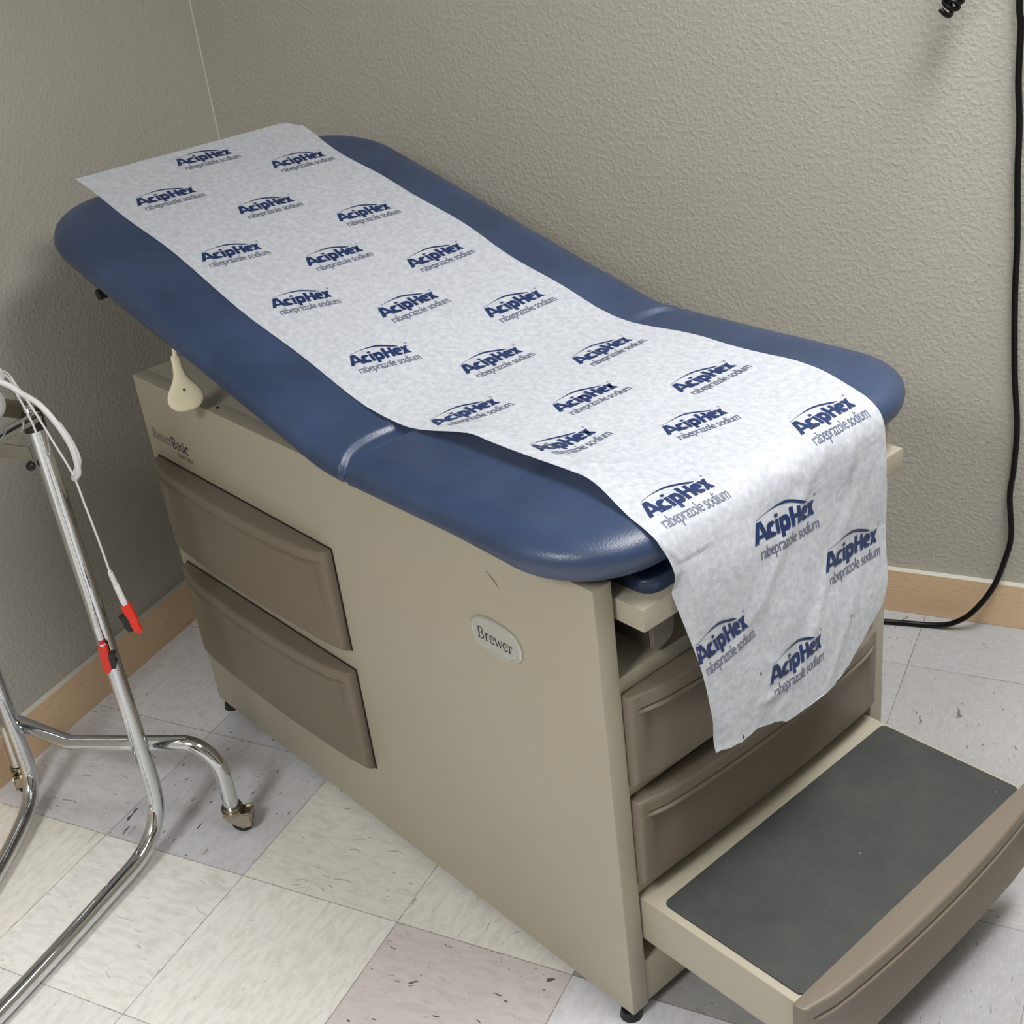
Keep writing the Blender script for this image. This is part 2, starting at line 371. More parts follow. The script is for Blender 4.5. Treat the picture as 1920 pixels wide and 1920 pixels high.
# bowed drawer front. frame: u along width, v downwards, d outwards
def drawer_front(name, wdt, hgt, org, ux, out, parent, bow=0.022, base=0.010, mats=TAUPE):
    org = Vector(org); ux = Vector(ux); out = Vector(out); up = Vector((0, 0, 1))
    bm = bmesh.new(); hh = hgt
    lip0 = 0.027                                  # lip band height
    def depth(u, v):                              # u 0..1, v metres from top
        e = min(u, 1-u)*wdt; arc = 1-(2*u-1)**2; bw = bow*(.55*arc+.45*arc**.35)*sstep(-.01, 0.05, e)
        inner = sstep(0.020, 0.030, e)
        d = base + 0.004
        lip = bw + 0.001
        inner = sstep(0.016, 0.042, e)
        if v < 0.004: pr = math.sqrt(max(0, 1-((0.004-v)/0.004)**2)); top = d*0.6 + d*.4*pr + lip*(0.90+.10*pr)
        elif v < lip0: top = d + lip + (.0022*sstep(lip0-.0030, lip0-.0012, v) - .0030*math.exp(-((v-lip0+.0048)/.0013)**2))*sstep(.012, .022, e)
        else:
            k = (v-lip0)/(hh-lip0)
            top = d + lip*(1-.55*k) - 0.0095*inner*sstep(lip0, lip0+.0016, v)*(1-sstep(.1, 1.0, k)) + .0022*sstep(.012, .022, e)*(1-sstep(lip0, lip0+.0016, v))
        er = 0.008                                 # rounded side edges
        if e < er: top *= 0.45 + 0.55*math.sqrt(max(0, 1-((er-e)/er)**2))
        if hh-v < er: q = (er-(hh-v))/er; top *= 0.4+0.6*math.sqrt(max(0, 1-q*q))
        return top
    us = sorted(set([0, .002/wdt, .004/wdt, .006/wdt, .008/wdt, .012/wdt, .020/wdt, .023/wdt, .0265/wdt, .03/wdt] + [1-a/wdt for a in (.0, .002, .004, .006, .008, .012, .020, .023, .0265, .03)] + [i/48 for i in range(3, 46)]))
    vs = [0, .0005, .0015, .0028, .004, .010, lip0-.009, lip0-.0075, lip0-.0065, lip0-.0058, lip0-.0052, lip0-.0046, lip0-.004, lip0-.0034, lip0-.0028, lip0-.0022, lip0-.0016, lip0-.001, lip0, lip0+.0005, lip0+.001, lip0+.0015, lip0+.002, lip0+.0025, lip0+.003, lip0+.004, lip0+.005, lip0+.006]
    n = 14; vs += [lip0+.006+(hh-.008-lip0-.006)*k/n for k in range(1, n+1)] + [hh-.006, hh-.004, hh-.002, hh-.0008, hh]
    def bot(u):                                    # lower edge is slightly arched up at the ends
        e = min(u, 1-u); return 1.0 - 0.045*(1-sstep(0, 0.10, e))*0
    P = lambda u, v, d: org + ux*(u*wdt) - up*(v*bot(u)) + out*d
    V = [[bm.verts.new(P(u, v, depth(u, v))) for v in vs] for u in us]
    Bk = [[bm.verts.new(P(u, v, -0.004)) for v in (0, hh)] for u in us]
    for i in range(len(us)-1):
        for j in range(len(vs)-1): bm.faces.new((V[i][j], V[i][j+1], V[i+1][j+1], V[i+1][j]))
        bm.faces.new((Bk[i][0], V[i][0], V[i+1][0], Bk[i+1][0])); bm.faces.new((V[i][-1], Bk[i][1], Bk[i+1][1], V[i+1][-1]))
        bm.faces.new((Bk[i][1], Bk[i][0], Bk[i+1][0], Bk[i+1][1]))
    bm.faces.new([Bk[0][0]] + [Bk[0][1]] + V[0][::-1]); bm.faces.new([Bk[-1][1], Bk[-1][0]] + V[-1])
    bmesh.ops.recalc_face_normals(bm, faces=bm.faces[:])
    return link(name, bm, mats, parent, angle=0.5)
# side drawers: black plate painted in as the shaded gap, then front
for zt, zb in ((0.5745, 0.391), (0.3505, 0.153)):
    bm = bmesh.new(); box(bm, -1.132, -0.577, -0.0015, 0.004, zb-.0015, zt+.0022)
    bb = bmesh.new(); box(bb, -1.132, -0.577, -0.0015, 0.004, zb, zt)
    bb.free()
    rim = link('drawer_gap_shade', bm, DARKM, table, smooth=False)
    drawer_front('side_drawer', 0.550, zt-zb, (-1.130, -0.001, zt), (1, 0, 0), (0, -1, 0), table, 0.024)
# foot drawers
for k, (zt, zb) in enumerate(((0.558, 0.417), (0.391, 0.249))):
    drawer_front('foot_drawer', W-2*pw-.002, zt-zb, (-0.003, pw+.001, zt), (0, 1, 0), (1, 0, 0), table, 0.020)
# pull-out step
y0, y1 = pw+.003, W-pw-.003
sx = 0.262; zt = 0.2205
bm = bmesh.new(); box(bm, -0.20, sx, y0, y1, 0.143, zt, 0.003); step = link('pull_out_step', bm, STEEL, table)
def rrect(x0, x1, y0, y1, r, n=8):
    out = []
    for cx, cy, a0 in ((x1-r, y1-r, 0), (x0+r, y1-r, 90), (x0+r, y0+r, 180), (x1-r, y0+r, 270)):
        for k in range(n+1): a = math.radians(a0+90*k/n); out.append((cx+r*math.cos(a), cy+r*math.sin(a)))
    return out
def slab(bm, pts, z0, z1, bev=0.0):
    b2 = bmesh.new(); vs = [b2.verts.new((x, y, z0)) for x, y in pts]; f = b2.faces.new(vs)
    e = bmesh.ops.extrude_face_region(b2, geom=[f])
    for v in e['geom']:
        if isinstance(v, bmesh.types.BMVert): v.co.z = z1
    bmesh.ops.recalc_face_normals(b2, faces=b2.faces[:])
    if bev:
        es = [ed for ed in b2.edges if all(abs(v.co.z-z1) < 1e-6 for v in ed.verts)]
        bmesh.ops.bevel(b2, geom=es, offset=bev, segments=3, profile=0.5, affect='EDGES')
    merge(bm, b2)
bm = bmesh.new(); slab(bm, rrect(0.029, sx-.0045, y0+.012, y1-.006, 0.010), zt-.001, zt+.0022, 0.001); link('step_mat', bm, MAT, step)
drawer_front('step_front', W-2*pw+.006, 0.142, (sx-.001, pw-.003, 0.2245), (0, 1, 0), (1, 0, 0), step, 0.020)
# dark scuffs on side panel, tiny screw
# leg extension tray under the pad
ext = None
bm = bmesh.new(); box(bm, -0.30, 0.0425, 0.037, 0.556, 0.667, 0.6985, 0.002); ext = link('leg_extension', bm, STEEL, table)
bm = bmesh.new(); slab(bm, rrect(-0.28, 0.030, 0.062, 0.53, 0.022), 0.699, 0.718, 0.007); link('leg_rest_pad', bm, VINYL, ext)
# stowed stirrup bracket end
bm = bmesh.new()
pts = [(0.0, 0.0), (0.0, 0.036), (0.040, 0.042), (0.047, 0.034), (0.047, 0.006), (0.040, -0.004), (0.008, -0.004)]
pts = [(0.084, 0.640), (0.122, 0.640), (0.1265, 0.628), (0.125, 0.612), (0.118, 0.602), (0.093, 0.595), (0.0865, 0.600)]
vs = [bm.verts.new((0.006, y, z)) for y, z in pts]; f = bm.faces.new(vs); e = bmesh.ops.extrude_face_region(bm, geom=[f])
for v in e['geom']:
    if isinstance(v, bmesh.types.BMVert): v.co.x -= 0.007
bmesh.ops.recalc_face_normals(bm, faces=bm.faces[:]); bmesh.ops.bevel(bm, geom=bm.edges[:], offset=0.0018, segments=2, affect='EDGES')
st = link('stowed_stirrup', bm, CAPM, table)
bm = bmesh.new(); box(bm, -0.30, -0.001, 0.086, 0.112, 0.600, 0.638, 0.003); box(bm, -0.25, -0.05, 0.045, 0.070, 0.584, 0.600, 0.002); link('stirrup_arm', bm, plain('dark_grey_steel', srgb(62, 58, 52), .45), st)
# oval badge
bm = bmesh.new(); b2 = bmesh.new()
cxb, czb = -0.195, 0.577; ring = []
def oval(hw, hh, n=40):
    return [(hw*math.copysign(abs(math.cos(a))**0.82, math.cos(a)), hh*math.copysign(abs(math.sin(a))**0.82, math.sin(a))) for a in [2*PI*i/n for i in range(n)]]
prev = None
for hw, hh, yy in ((.0515, .0285, -0.0002), (.0515, .0285, -0.0022), (.0485, .0262, -0.0040), (.0455, .0236, -0.0040), (.0445, .0228, -0.0034)):
    r = [bm.verts.new((cxb+a, yy, czb+b)) for a, b in oval(hw, hh)]
    if prev:
        for k in range(40): bm.faces.new((prev[k], prev[(k+1) % 40], r[(k+1) % 40], r[k]))
    prev = r
bm.faces.new(prev); bmesh.ops.recalc_face_normals(bm, faces=bm.faces[:]); badge = link('name_badge', bm, SILVER, table, angle=0.5)
# serif lettering from strokes
def arc(cx, cy, rx, ry, a0, a1, n=14): return [(cx+rx*math.cos(math.radians(a0+(a1-a0)*k/n)), cy+ry*math.sin(math.radians(a0+(a1-a0)*k/n))) for k in range(n+1)]
GL = {  # glyph: advance, list of (points, width at start, mid, end)
 'B': (.66, [([(.13, 0), (.13, .7)], .11, .11), ([(.0, .012), (.30, .012)], .03, .03), ([(.0, .688), (.30, .688)], .03, .03), (arc(.27, .53, .22, .16, 90, -90), .035, .035, .11), (arc(.28, .19, .27, .18, 90, -90), .035, .035, .12)]),
 'r': (.42, [([(.12, 0), (.12, .47)], .10, .10), ([(.0, .012), (.25, .012)], .026, .026), ([(.01, .462), (.12, .462)], .026, .026), (arc(.28, .28, .14, .18, 150, 45), .03, .06, .05), ([(.34, .42), (.385, .385)], .09, .09)]),
 'e': (.47, [(arc(.24, .235, .20, .235, 5, 330, 22), .04, .05, .10), ([(.05, .27), (.43, .27)], .03, .03)]),
 'w': (.72, [([(.03, .46), (.20, .01)], .09, .09), ([(.20, .01), (.35, .40)], .035, .035), ([(.34, .42), (.50, .01)], .09, .09), ([(.50, .01), (.66, .46)], .035, .035), ([(-.03, .462), (.14, .462)], .026, .026), ([(.56, .462), (.75, .462)], .026, .026)]),
 'a': (.46, [(arc(.22, .33, .13, .14, 160, 10), .05, .05, .07), ([(.35, .34), (.35, .06), (.43, .02)], .09, .09), (arc(.20, .13, .14, .13, 80, 340), .05, .05, .09)]),
 's': (.38, [(arc(.18, .35, .12, .115, 30, 260), .05, .04, .07), (arc(.18, .12, .13, .12, 80, -150), .07, .04, .05)]),
 'i': (.27, [([(.12, 0), (.12, .46)], .10, .10), ([(.0, .012), (.25, .012)], .026, .026), ([(.01, .462), (.12, .462)], .026, .026), ([(.12, .58), (.12, .67)], .09, .09)]),
 'c': (.42, [(arc(.24, .235, .20, .235, 35, 325, 20), .08, .03, .10)]),
}
def serif_text(bm, s, size, bold=1.0, mi=0):
    x = 0
    for ch in s:
        adv, st = GL[ch]
        for pl in st:
            p = pl[0]; ws = pl[1:]; n = len(p); L1, R1 = [], []
            for i, (a, b) in enumerate(p):
                q = p[min(i+1, n-1)]; o = p[max(i-1, 0)]; dx, dy = q[0]-o[0], q[1]-o[1]; m = math.hypot(dx, dy) or 1
                u = i/(n-1)
                wd = ws[0] + (ws[-1]-ws[0])*u if len(ws) == 2 else ws[0] + (ws[2]-ws[0])*math.sin(PI*u) if len(ws) == 3 and False else (ws[0]*(1-u)**2 + ws[-1]*2*u*(1-u)*1.2 + ws[1]*u*u)
                wd *= .5*bold; nx, ny = -dy/m*wd, dx/m*wd
                L1.append(bm.verts.new(((x+a+nx)*size, (b+ny)*size, 0))); R1.append(bm.verts.new(((x+a-nx)*size, (b-ny)*size, 0)))
            for i in range(n-1): f = bm.faces.new((L1[i], R1[i], R1[i+1], L1[i+1])); f.material_index = mi
        x += adv+.02
    return x*size
def put_flat(bm, ox, oz, y, stretch=1.0):            # glyph x -> table x, glyph y -> z, on plane y
    for v in bm.verts: v.co = Vector((ox+v.co.x*stretch, y, oz+v.co.y))
    bmesh.ops.recalc_face_normals(bm, faces=bm.faces[:])
    for f in bm.faces:
        f.normal_update()
        if f.normal.y > 0: f.normal_flip()
bm = bmesh.new(); wd = serif_text(bm, 'Brewer', 0.026); put_flat(bm, cxb-.0355, czb-.009, -0.0037, 0.071/wd); link('badge_lettering', bm, BADGEINK, badge, smooth=False)
bm = bmesh.new(); wd = serif_text(bm, 'Brewer', 0.030, .75); put_flat(bm, -1.131, 0.6105, -0.0006, 0.069/wd); link('printed_name', bm, FAINTINK, table, smooth=False)
bm = bmesh.new(); wd = serif_text(bm, 'Basic', 0.030, 1.15); put_flat(bm, -1.061, 0.6105, -0.0006, 0.060/wd); link('printed_name', bm, BADGEINK, table, smooth=False)
bm = text_bm('EXAM TABLE', 0.0125, 0.0, 0.8); 
for v in bm.verts: v.co = Vector((-1.050+v.co.x, -0.0006, 0.5955+v.co.y))
link('printed_name', bm, FAINTINK, table, smooth=False)
# small scratch and scuffs
bm = bmesh.new(); 
def stroke(bm, pts, wd, y=-0.0004):
    a = []
    for i, (x, z) in enumerate(pts):
        q = pts[min(i+1, len(pts)-1)]; o = pts[max(i-1, 0)]; dx, dz = q[0]-o[0], q[1]-o[1]; m = math.hypot(dx, dz); k = wd*math.sin(PI*(i+.4)/(len(pts)-.2))
        a.append((bm.verts.new((x-dz/m*k, y, z+dx/m*k)), bm.verts.new((x+dz/m*k, y, z-dx/m*k))))
    for (p, q), (r, s) in zip(a, a[1:]): bm.faces.new((p, q, s, r))
stroke(bm, [(-0.200, .679), (-.194, .678), (-.188, .674), (-.182, .670), (-.178, .666), (-.176, .662)], .0011)
link('scratch_mark', bm, plain('scuff', srgb(112, 104, 88), .5), table, smooth=False)
# backrest release handle
bm = bmesh.new(); bm2 = bmesh.new()
hd = tubem('release_rod', smooth_path([(-0.885, 0.10, 0.868), (-0.888, 0.03, 0.866), (-0.892, -0.020, 0.858), (-0.890, -0.029, 0.842), (-0.890, -0.031, 0.826)], 6), 0.0042, IVORY, table, 12)
prof_h = [(.834, .0065), (.828, .0075), (.817, .0078), (.807, .0088), (.797, .0108), (.787, .0160), (.777, .0235), (.767, .0285), (.757, .0298), (.748, .0265), (.741, .019), (.738, .008)]
# paddle as grid front/back
rows = []
for i, (z, hw) in enumerate(prof_h):
    th = 0.0068 if i > 3 else 0.0075
    ang = (1-(z-.738)/.094); xc = -0.8905 - 0.0000*ang + 0.002*ang; yc = -0.031 - 0.006*sstep(.80, .75, z) if False else -0.031
    row = []
    for k in range(24):
        a = 2*PI*k/24; ww = hw*math.copysign(abs(math.cos(a))**.8, math.cos(a)); tt = th*(1 if 0 < i < len(prof_h)-1 else .4)*math.copysign(abs(math.sin(a))**.8, math.sin(a))
        row.append(bm.verts.new((xc+ww*.30+tt*.95, yc+ww*.95-tt*.30, z)))
    rows.append(row)
for a, b in zip(rows, rows[1:]):
    for k in range(24): bm.faces.new((a[k], a[(k+1) % 24], b[(k+1) % 24], b[k]))
bm.faces.new(rows[0]); bm.faces.new(rows[-1][::-1]); bmesh.ops.recalc_face_normals(bm, faces=bm.faces[:])
pad = link('release_handle', bm, IVORY, table); pad['label'] = 'ivory plastic teardrop release handle'; pad.modifiers.new('s', 'SUBSURF').render_levels = 1
hd.parent = pad
bm = bmesh.new(); bmesh.ops.create_uvsphere(bm, u_segments=12, v_segments=6, radius=0.0022, matrix=Matrix.Translation((-0.8825, -0.0335, 0.776))); link('release_screw', bm, plain('rusty_screw', srgb(110, 84, 50), .5), pad)

# --- pad (seat + raised back), one continuous vinyl upholstery with a crease
HX = -0.468; SL = 0.283; TH = 0.050; ZT = 0.7965
SLn = math.hypot(1, SL)
def top_line(s):                                   # s = arc length from foot going to head (negative x)
    # returns position and upward normal of the pad's top, s measured from x=0, towards head
    sb = -HX
    if s <= sb: return Vector((-s, 0, ZT)), Vector((0, 0, 1))
    d = s-sb; return Vector((HX-d/SLn, 0, ZT+d*SL/SLn)), Vector((SL/SLn, 0, 1/SLn))
def blended(s):
    acc = Vector(); nn = Vector(); ws = 0
    for k in range(-6, 7):
        wt = 7-abs(k); p, n = top_line(s+k*.0078); acc += p*wt; nn += n*wt; ws += wt
    return acc/ws, nn.normalized()
S0, S1 = -0.050, 0.468+(1.274-0.468)*SLn
Y0, Y1 = -0.053, 0.641; RC = 0.135
def sdf(s, y):
    cx, cy = (S0+S1)/2, (Y0+Y1)/2; hx, hy = (S1-S0)/2-RC, (Y1-Y0)/2-RC
    qx, qy = abs(s-cx)-hx, abs(y-cy)-hy
    return -(math.hypot(max(qx, 0), max(qy, 0)) + min(max(qx, qy), 0) - RC)
def halfw(s):
    hx = (S1-S0)/2-RC; qx = abs(s-(S0+S1)/2)-hx
    hy = (Y1-Y0)/2-RC
    return hy + (RC if qx <= 0 else math.sqrt(max(RC*RC-qx*qx, 0)))
BU = 0.028
def hfun(d, side, s=0.3):
    a = 0.050; b = BU if side > 0 else 0.021 + .015*sstep(.22, 0, s) - .006*sstep(.42, .6, s) + .014*sstep(.60, 1.1, s)
    d = max(d, 0)
    return b if d >= a else b*(1-((a-d)/a)**2.1)**(1/2.1)
stn = []
N1 = 16
for k in range(N1): stn.append(S0+.05*(1-math.cos(PI/2*k/N1)))
x = S0+.05
while x < S1-.05:
    stn.append(x); x += 0.0022 if abs(x-.425) < .045 else 0.010
for k in range(N1+1): stn.append(S1-.05*(1-math.sin(PI/2*k/N1)))
M = 72
def crease(s, y, sgn):
    e = min(y-Y0, Y1-y); ds = s-0.416
    wside = sstep(0.175, 0.10, e)
    wd = 0.004 + 0.017*math.sin(PI*max(0, min(1, e/0.17)))**0.8       # lens-shaped fold
    ds2 = ds - 0.010*math.sin(PI*max(0, min(1, e/.17)))
    r = abs(ds2)/wd
    v = -0.0075*(1-sstep(0.5, 1.15, r))*wside + 0.0015*math.exp(-((r-1.4)/0.45)**2)*wside
    v += -0.004*math.exp(-(ds/.012)**2)*(1-wside)
    return v
bm = bmesh.new(); TP, BT = [], []
for si, s in enumerate(stn):
    hw = halfw(s); cy = (Y0+Y1)/2; P, Nn = blended(s); rt, rb = [], []
    for j in range(M+1):
        y = cy - hw*math.cos(PI*j/M) if True else 0
        u = -math.cos(PI*j/M); u = 0.55*u + 0.45*(2*j/M-1); y = cy+hw*u
        if j in (0, M): y = cy+hw*(1 if j else -1)
        d = sdf(s, y)
        if j in (0, M) or si in (0, len(stn)-1): d = 0
        wob = 0.0012*noise.noise(Vector((s*9, y*9, 3)))
        up_ = hfun(d, 1); dn = hfun(d, -1, s)
        c = crease(s, y, 1)*sstep(0, .02, d+.012)
        mid = P - Nn*BU
        yy = y
        yy += -.011*max(0, min(1, (s-.45)/.8))
        if d < .03:                                 # pinch inward on the side at the crease
            yy = yy + (1 if y < cy else -1)*(-c)*1.0*(1-d/.03)
        vt = bm.verts.new(mid+Nn*(up_+c+wob*min(1, d/.02))+Vector((0, yy, 0)))
        rt.append(vt)
        rb.append(vt if (j in (0, M) or si in (0, len(stn)-1)) else bm.verts.new(mid-Nn*dn+Vector((0, yy, 0))))
    TP.append(rt); BT.append(rb)
for i in range(len(stn)-1):
    for j in range(M):
        bm.faces.new((TP[i][j], TP[i][j+1], TP[i+1][j+1], TP[i+1][j]))
        q = [BT[i][j], BT[i+1][j], BT[i+1][j+1], BT[i][j+1]]
        q2 = []
        for v in q:
            if v not in q2: q2.append(v)
        if len(q2) > 2:
            try: bm.faces.new(q2)
            except ValueError: pass
bmesh.ops.recalc_face_normals(bm, faces=bm.faces[:])
link('upholstered_pad', bm, VINYL, table, angle=3.0)
# backrest frame under the raised part
bm = bmesh.new()
p0, n0 = top_line(0.53); p1, n1 = top_line(1.22)
for a, b in ((0.08, 0.51),):
    vs = []
    for p, n in ((p0, n0), (p1, n1)):
        for y in (a, b):
            for dd in (0.052, 0.066): vs.append(bm.verts.new(p-n*dd+Vector((0, y, 0))))
    bmesh.ops.convex_hull(bm, input=vs)
link('backrest_support', bm, DARKM, table, smooth=False)
bm = bmesh.new(); box(bm, -0.43, -0.03, 0.05, W-.05, H-.001, 0.7485, .003); link('seat_support', bm, DARKM, table)
tubem('backrest_strut', [(-0.74, 0.30, 0.722), (-0.95, 0.30, 0.846)], 0.011, DARKM, table)
# paper roll holder knob under the head end
pr = tubem('paper_roll_rod', [(-1.155, 0.42, 0.885), (-1.155, 0.04, 0.885)], 0.006, DARKM, table)
bm = bmesh.new(); kx, ky, kz = -1.193, 0.000, 0.8690
bmesh.ops.create_cone(bm, cap_ends=True, segments=24, radius1=0.0095, radius2=0.0095, depth=0.014, matrix=Matrix.Translation((kx, ky, kz)) @ Matrix.Rotation(PI/2, 4, 'X'))
box(bm, kx-.016, kx-.004, ky+.002, ky+.02, kz+.002, kz+.05, .002)
kn = link('roll_holder_bracket', bm, DARKM, table)
tubem('holder_pin', [(kx-.002, ky, kz), (kx-.036, ky-.002, kz-.004)], 0.0026, GREYBAR, kn, 8)

# ---------------------------------------------------------------- exam paper sheet
PRO = [(-1.322, 1.0390), (-.545, .8192), (-.505, .8090), (-.465, .8030), (-.43, .8000), (-.38, .7987), (-.30, .7985), (-.05, .7985), (0.0, 0.7985), (0.025, 0.7965), (0.042, .790), (0.053, .781), (0.059, .767), (0.062, .74), (0.064, .70), (0.068, .62), (0.074, .55), (0.080, .44)]
# arc-length resample with smoothing
def build_profile():
    pts = [Vector((a, 0, b)) for a, b in PRO]; dense = []
    for a, b in zip(pts, pts[1:]):
        n = max(1, int((b-a).length/.002))
        for k in range(n): dense.append(a.lerp(b, k/n))
    dense.append(pts[-1])
    for _ in range(10):
        d2 = dense[:]
        for i in range(1, len(dense)-1): d2[i] = (dense[i-1]+dense[i]*2+dense[i+1])/4
        dense = d2
    S = [0]
    for a, b in zip(dense, dense[1:]): S.append(S[-1]+(b-a).length)
    return dense, S
PD, PS = build_profile()
SMAX = PS[-1]
import bisect
def prof_at(s):
    s = max(0, min(SMAX-1e-6, s)); i = min(bisect.bisect_right(PS, s)-1, len(PD)-2); k = (s-PS[i])/(PS[i+1]-PS[i])
    p = PD[i].lerp(PD[i+1], k); tg = (PD[min(i+2, len(PD)-1)]-PD[max(i-1, 0)]).normalized()
    return p, Vector((-tg.z, 0, tg.x))
def lerp_tab(tab, z):
    if z >= tab[0][0]: return tab[0][1]
    for (a, b), (c, d) in zip(tab, tab[1:]):
        if z >= c: return b+(d-b)*(a-z)/(a-c)
    return tab[-1][1]
YN = [(.792, .0), (.775, .003), (.731, .010), (.70, .018), (.604, .037), (.508, .055), (.455, .062)]
YF = [(.76, 0), (.69, -.005), (.53, .003), (.49, -.013), (.45, -.027)]
RID = [  # folds: (s0,t0) -> (s1,t1), amplitude, width
    ((1.38, .37), (1.62, .04), .0045, .012), ((1.47, .42), (1.72, .16), .003, .012), ((1.40, .30), (1.56, .26), -.0035, .016), ((1.40, .39), (1.47, .37), .006, .009),
    ((1.37, .02), (1.44, .06), -.004, .013), ((1.55, .30), (1.75, .10), -.003, .018), ((1.60, .40), (1.78, .25), .0025, .012), ((1.64, .12), (1.70, .20), .003, .010), ((1.70, .10), (1.70, .17), .005, .007),
    ((1.22, .15), (1.36, .10), .0016, .010), ((1.18, .20), (1.33, .33), .0012, .012), ((0.55, .10), (0.62, .40), .0007, .012), ((1.02, .28), (1.06, .44), .0010, .008), ((1.09, .04), (1.02, .30), .0008, .009), ((1.24, .02), (1.27, .12), .0028, .010), ((1.40, .20), (1.43, .28), .003, .012)]
def seg_dist(p, a, b):
    ax, ay = a; bx, by = b; dx, dy = bx-ax, by-ay; u = max(0, min(1, ((p[0]-ax)*dx+(p[1]-ay)*dy)/(dx*dx+dy*dy)))
    return math.hypot(p[0]-ax-u*dx, p[1]-ay-u*dy), u
PW = 0.46; PY = 0.06
SB = None
def paper(s, t):
    p, n = prof_at(s); z = p.z; hang = p.x > -0.02 and z < .797
    y = PY+t; k = t/PW
    off = 0.0022*noise.noise(Vector((s*11, t*11, 0)))*(1 if s > 1.05 else .35) + .0006
    for a, b, am, wd in RID:
        d, u = seg_dist((s, t), a, b)
        if d < wd*3: off += am*(.55 if s > 1.3 else 1)*math.exp(-(d/wd)**2)*math.sin(PI*(.12+.76*u))
    if z > .75: off = max(off, .0006)
    if p.x > -.03 and z < .7975:
        y += lerp_tab(YN, z)*(1-k) + lerp_tab(YF, z)*k
    y += -.033*sstep(1.22, 1.43, s)*k
    y += (.006*math.exp(-((s-.27)/.09)**2) - .003*math.exp(-((s-.62)/.12)**2) + .002*math.sin(s*21))*(1-k)**3
    y += (.006*math.exp(-((s-.45)/.1)**2) - .006*math.exp(-((s-.2)/.09)**2) + .003*math.sin(s*25+1))*k**3
    # near edge lifted off the seat ahead of the foot
    lf = sstep(.93, 1.08, s)*sstep(1.385, 1.26, s)
    off += 0.017*lf*sstep(.11, 0.0, t)**1.0
    off += 0.006*sstep(.93, 1.08, s)*sstep(1.40, 1.28, s)*sstep(.40, .46, t)
    P = p + n*off
    P.y = y + 0.020*lf*sstep(.09, 0, t)
    # drape bulges and the turned-back near edge
    if p.x > .0 and z < .78:
        dr = sstep(.78, .70, z)
        P.x += dr*(0.006*math.sin(k*PI*1.1+.3) + 0.004*math.sin(k*7+z*9))
        fw = 0.020*sstep(.58, .72, z)*sstep(.785, .745, z)
        if t < fw: P.x -= min((fw-t)*1.15, .0015+.022*sstep(.742, .69, z)); P.y += (fw-t)*0.25
        cw = .05*sstep(.54, .46, z)
        if t < cw: P.x -= ((cw-t)**2)*4.0
    # sheet end stays flat past the head of the pad; far head corner bends down
    return P
def bottom_s(t):                                   # torn lower edge
    k = t/PW
    zz = lerp_tab([(0, .452), (-.1, .452), (-.2, .457), (-.28, .452), (-.36, .440), (-.5, .436), (-.65, .440), (-.78, .449), (-.88, .468), (-.95, .482), (-1.0, .500)], -k)
    zz += 0.0025*noise.noise(Vector((t*60, 1, 0))) + .004*noise.noise(Vector((t*22, 5, 0)))
    return SMAX - (zz-.44)
bm = bmesh.new(); NU, NV = 560, 130
V = []
for j in range(NV+1):
    t_ = PW*j/NV; sb = bottom_s(t_); col = []
    s00 = 0.0 + (0.030*sstep(.425, .46, t_)**2)
    for i in range(NU+1): col.append(bm.verts.new(paper(s00+(sb-s00)*i/NU, t_)))
    V.append(col)
for j in range(NV):
    for i in range(NU): bm.faces.new((V[j][i], V[j][i+1], V[j+1][i+1], V[j+1][i]))
def ink(bm, b2, s0, t0, s1, t1, mi, lift=0.0006):
    ln = math.hypot(s1-s0, t1-t0); hv = (.108/ln if mi < 3 else 1.0)
    # glyph x runs across the sheet (t), glyph y points to the head (-s)
    vm = {}
    for v in b2.verts:
        s_ = s0+(s1-s0)*v.co.x-(t1-t0)*v.co.y*hv; t_ = t0+(t1-t0)*v.co.x+(s1-s0)*v.co.y*hv
        p = paper(s_, t_); e = .002
        a = paper(s_+e, t_)-p; b = paper(s_, t_+e)-p; nn = a.cross(b).normalized()
        if nn.z < -0.2 or (abs(nn.z) <= .2 and nn.x < 0): nn = -nn
        vm[v] = bm.verts.new(p+nn*lift)
    for f in b2.faces:
        try:
            q = bm.faces.new([vm[v] for v in f.verts]); q.material_index = mi
        except ValueError: pass
def dice(b, step):
    bmesh.ops.triangulate(b, faces=b.faces[:])
    xs = [v.co.x for v in b.verts]; ys = [v.co.y for v in b.verts]
    k = math.ceil(min(xs)/step)
    while k*step < max(xs):
        bmesh.ops.bisect_plane(b, geom=b.verts[:]+b.edges[:]+b.faces[:], plane_co=(k*step, 0, 0), plane_no=(1, 0, 0)); k += 1
    k = math.ceil(min(ys)/step)
    while k*step < max(ys):
        bmesh.ops.bisect_plane(b, geom=b.verts[:]+b.edges[:]+b.faces[:], plane_co=(0, k*step, 0), plane_no=(0, 1, 0)); k += 1
# logo template, width 1 = length of the word
lg = bmesh.new()
x = 0; parts = (('A', 0.0), ('c', .0), ('i', .0), ('p', .0), ('H', .0), ('e', .0), ('x', .0))
word = bmesh.new()
def strip(bm, p, w0, w1=None):
    n = len(p); Lr, Rr = [], []
    for i, (x_, y_) in enumerate(p):
        q = p[min(i+1, n-1)]; o = p[max(i-1, 0)]; dx, dy = q[0]-o[0], q[1]-o[1]; m = math.hypot(dx, dy)
        # heavier on upright parts than on flat parts, like a bold grotesque
        wd = (w0*abs(dy/m) + (w1 or w0)*abs(dx/m))*.5
        Lr.append(bm.verts.new((x_-dy/m*wd, y_+dx/m*wd, 0))); Rr.append(bm.verts.new((x_+dy/m*wd, y_-dx/m*wd, 0)))
    for i in range(n-1): bm.faces.new((Lr[i], Rr[i], Rr[i+1], Lr[i+1]))
def poly(bm, pts): bm.faces.new([bm.verts.new((x_, y_, 0)) for x_, y_ in pts])
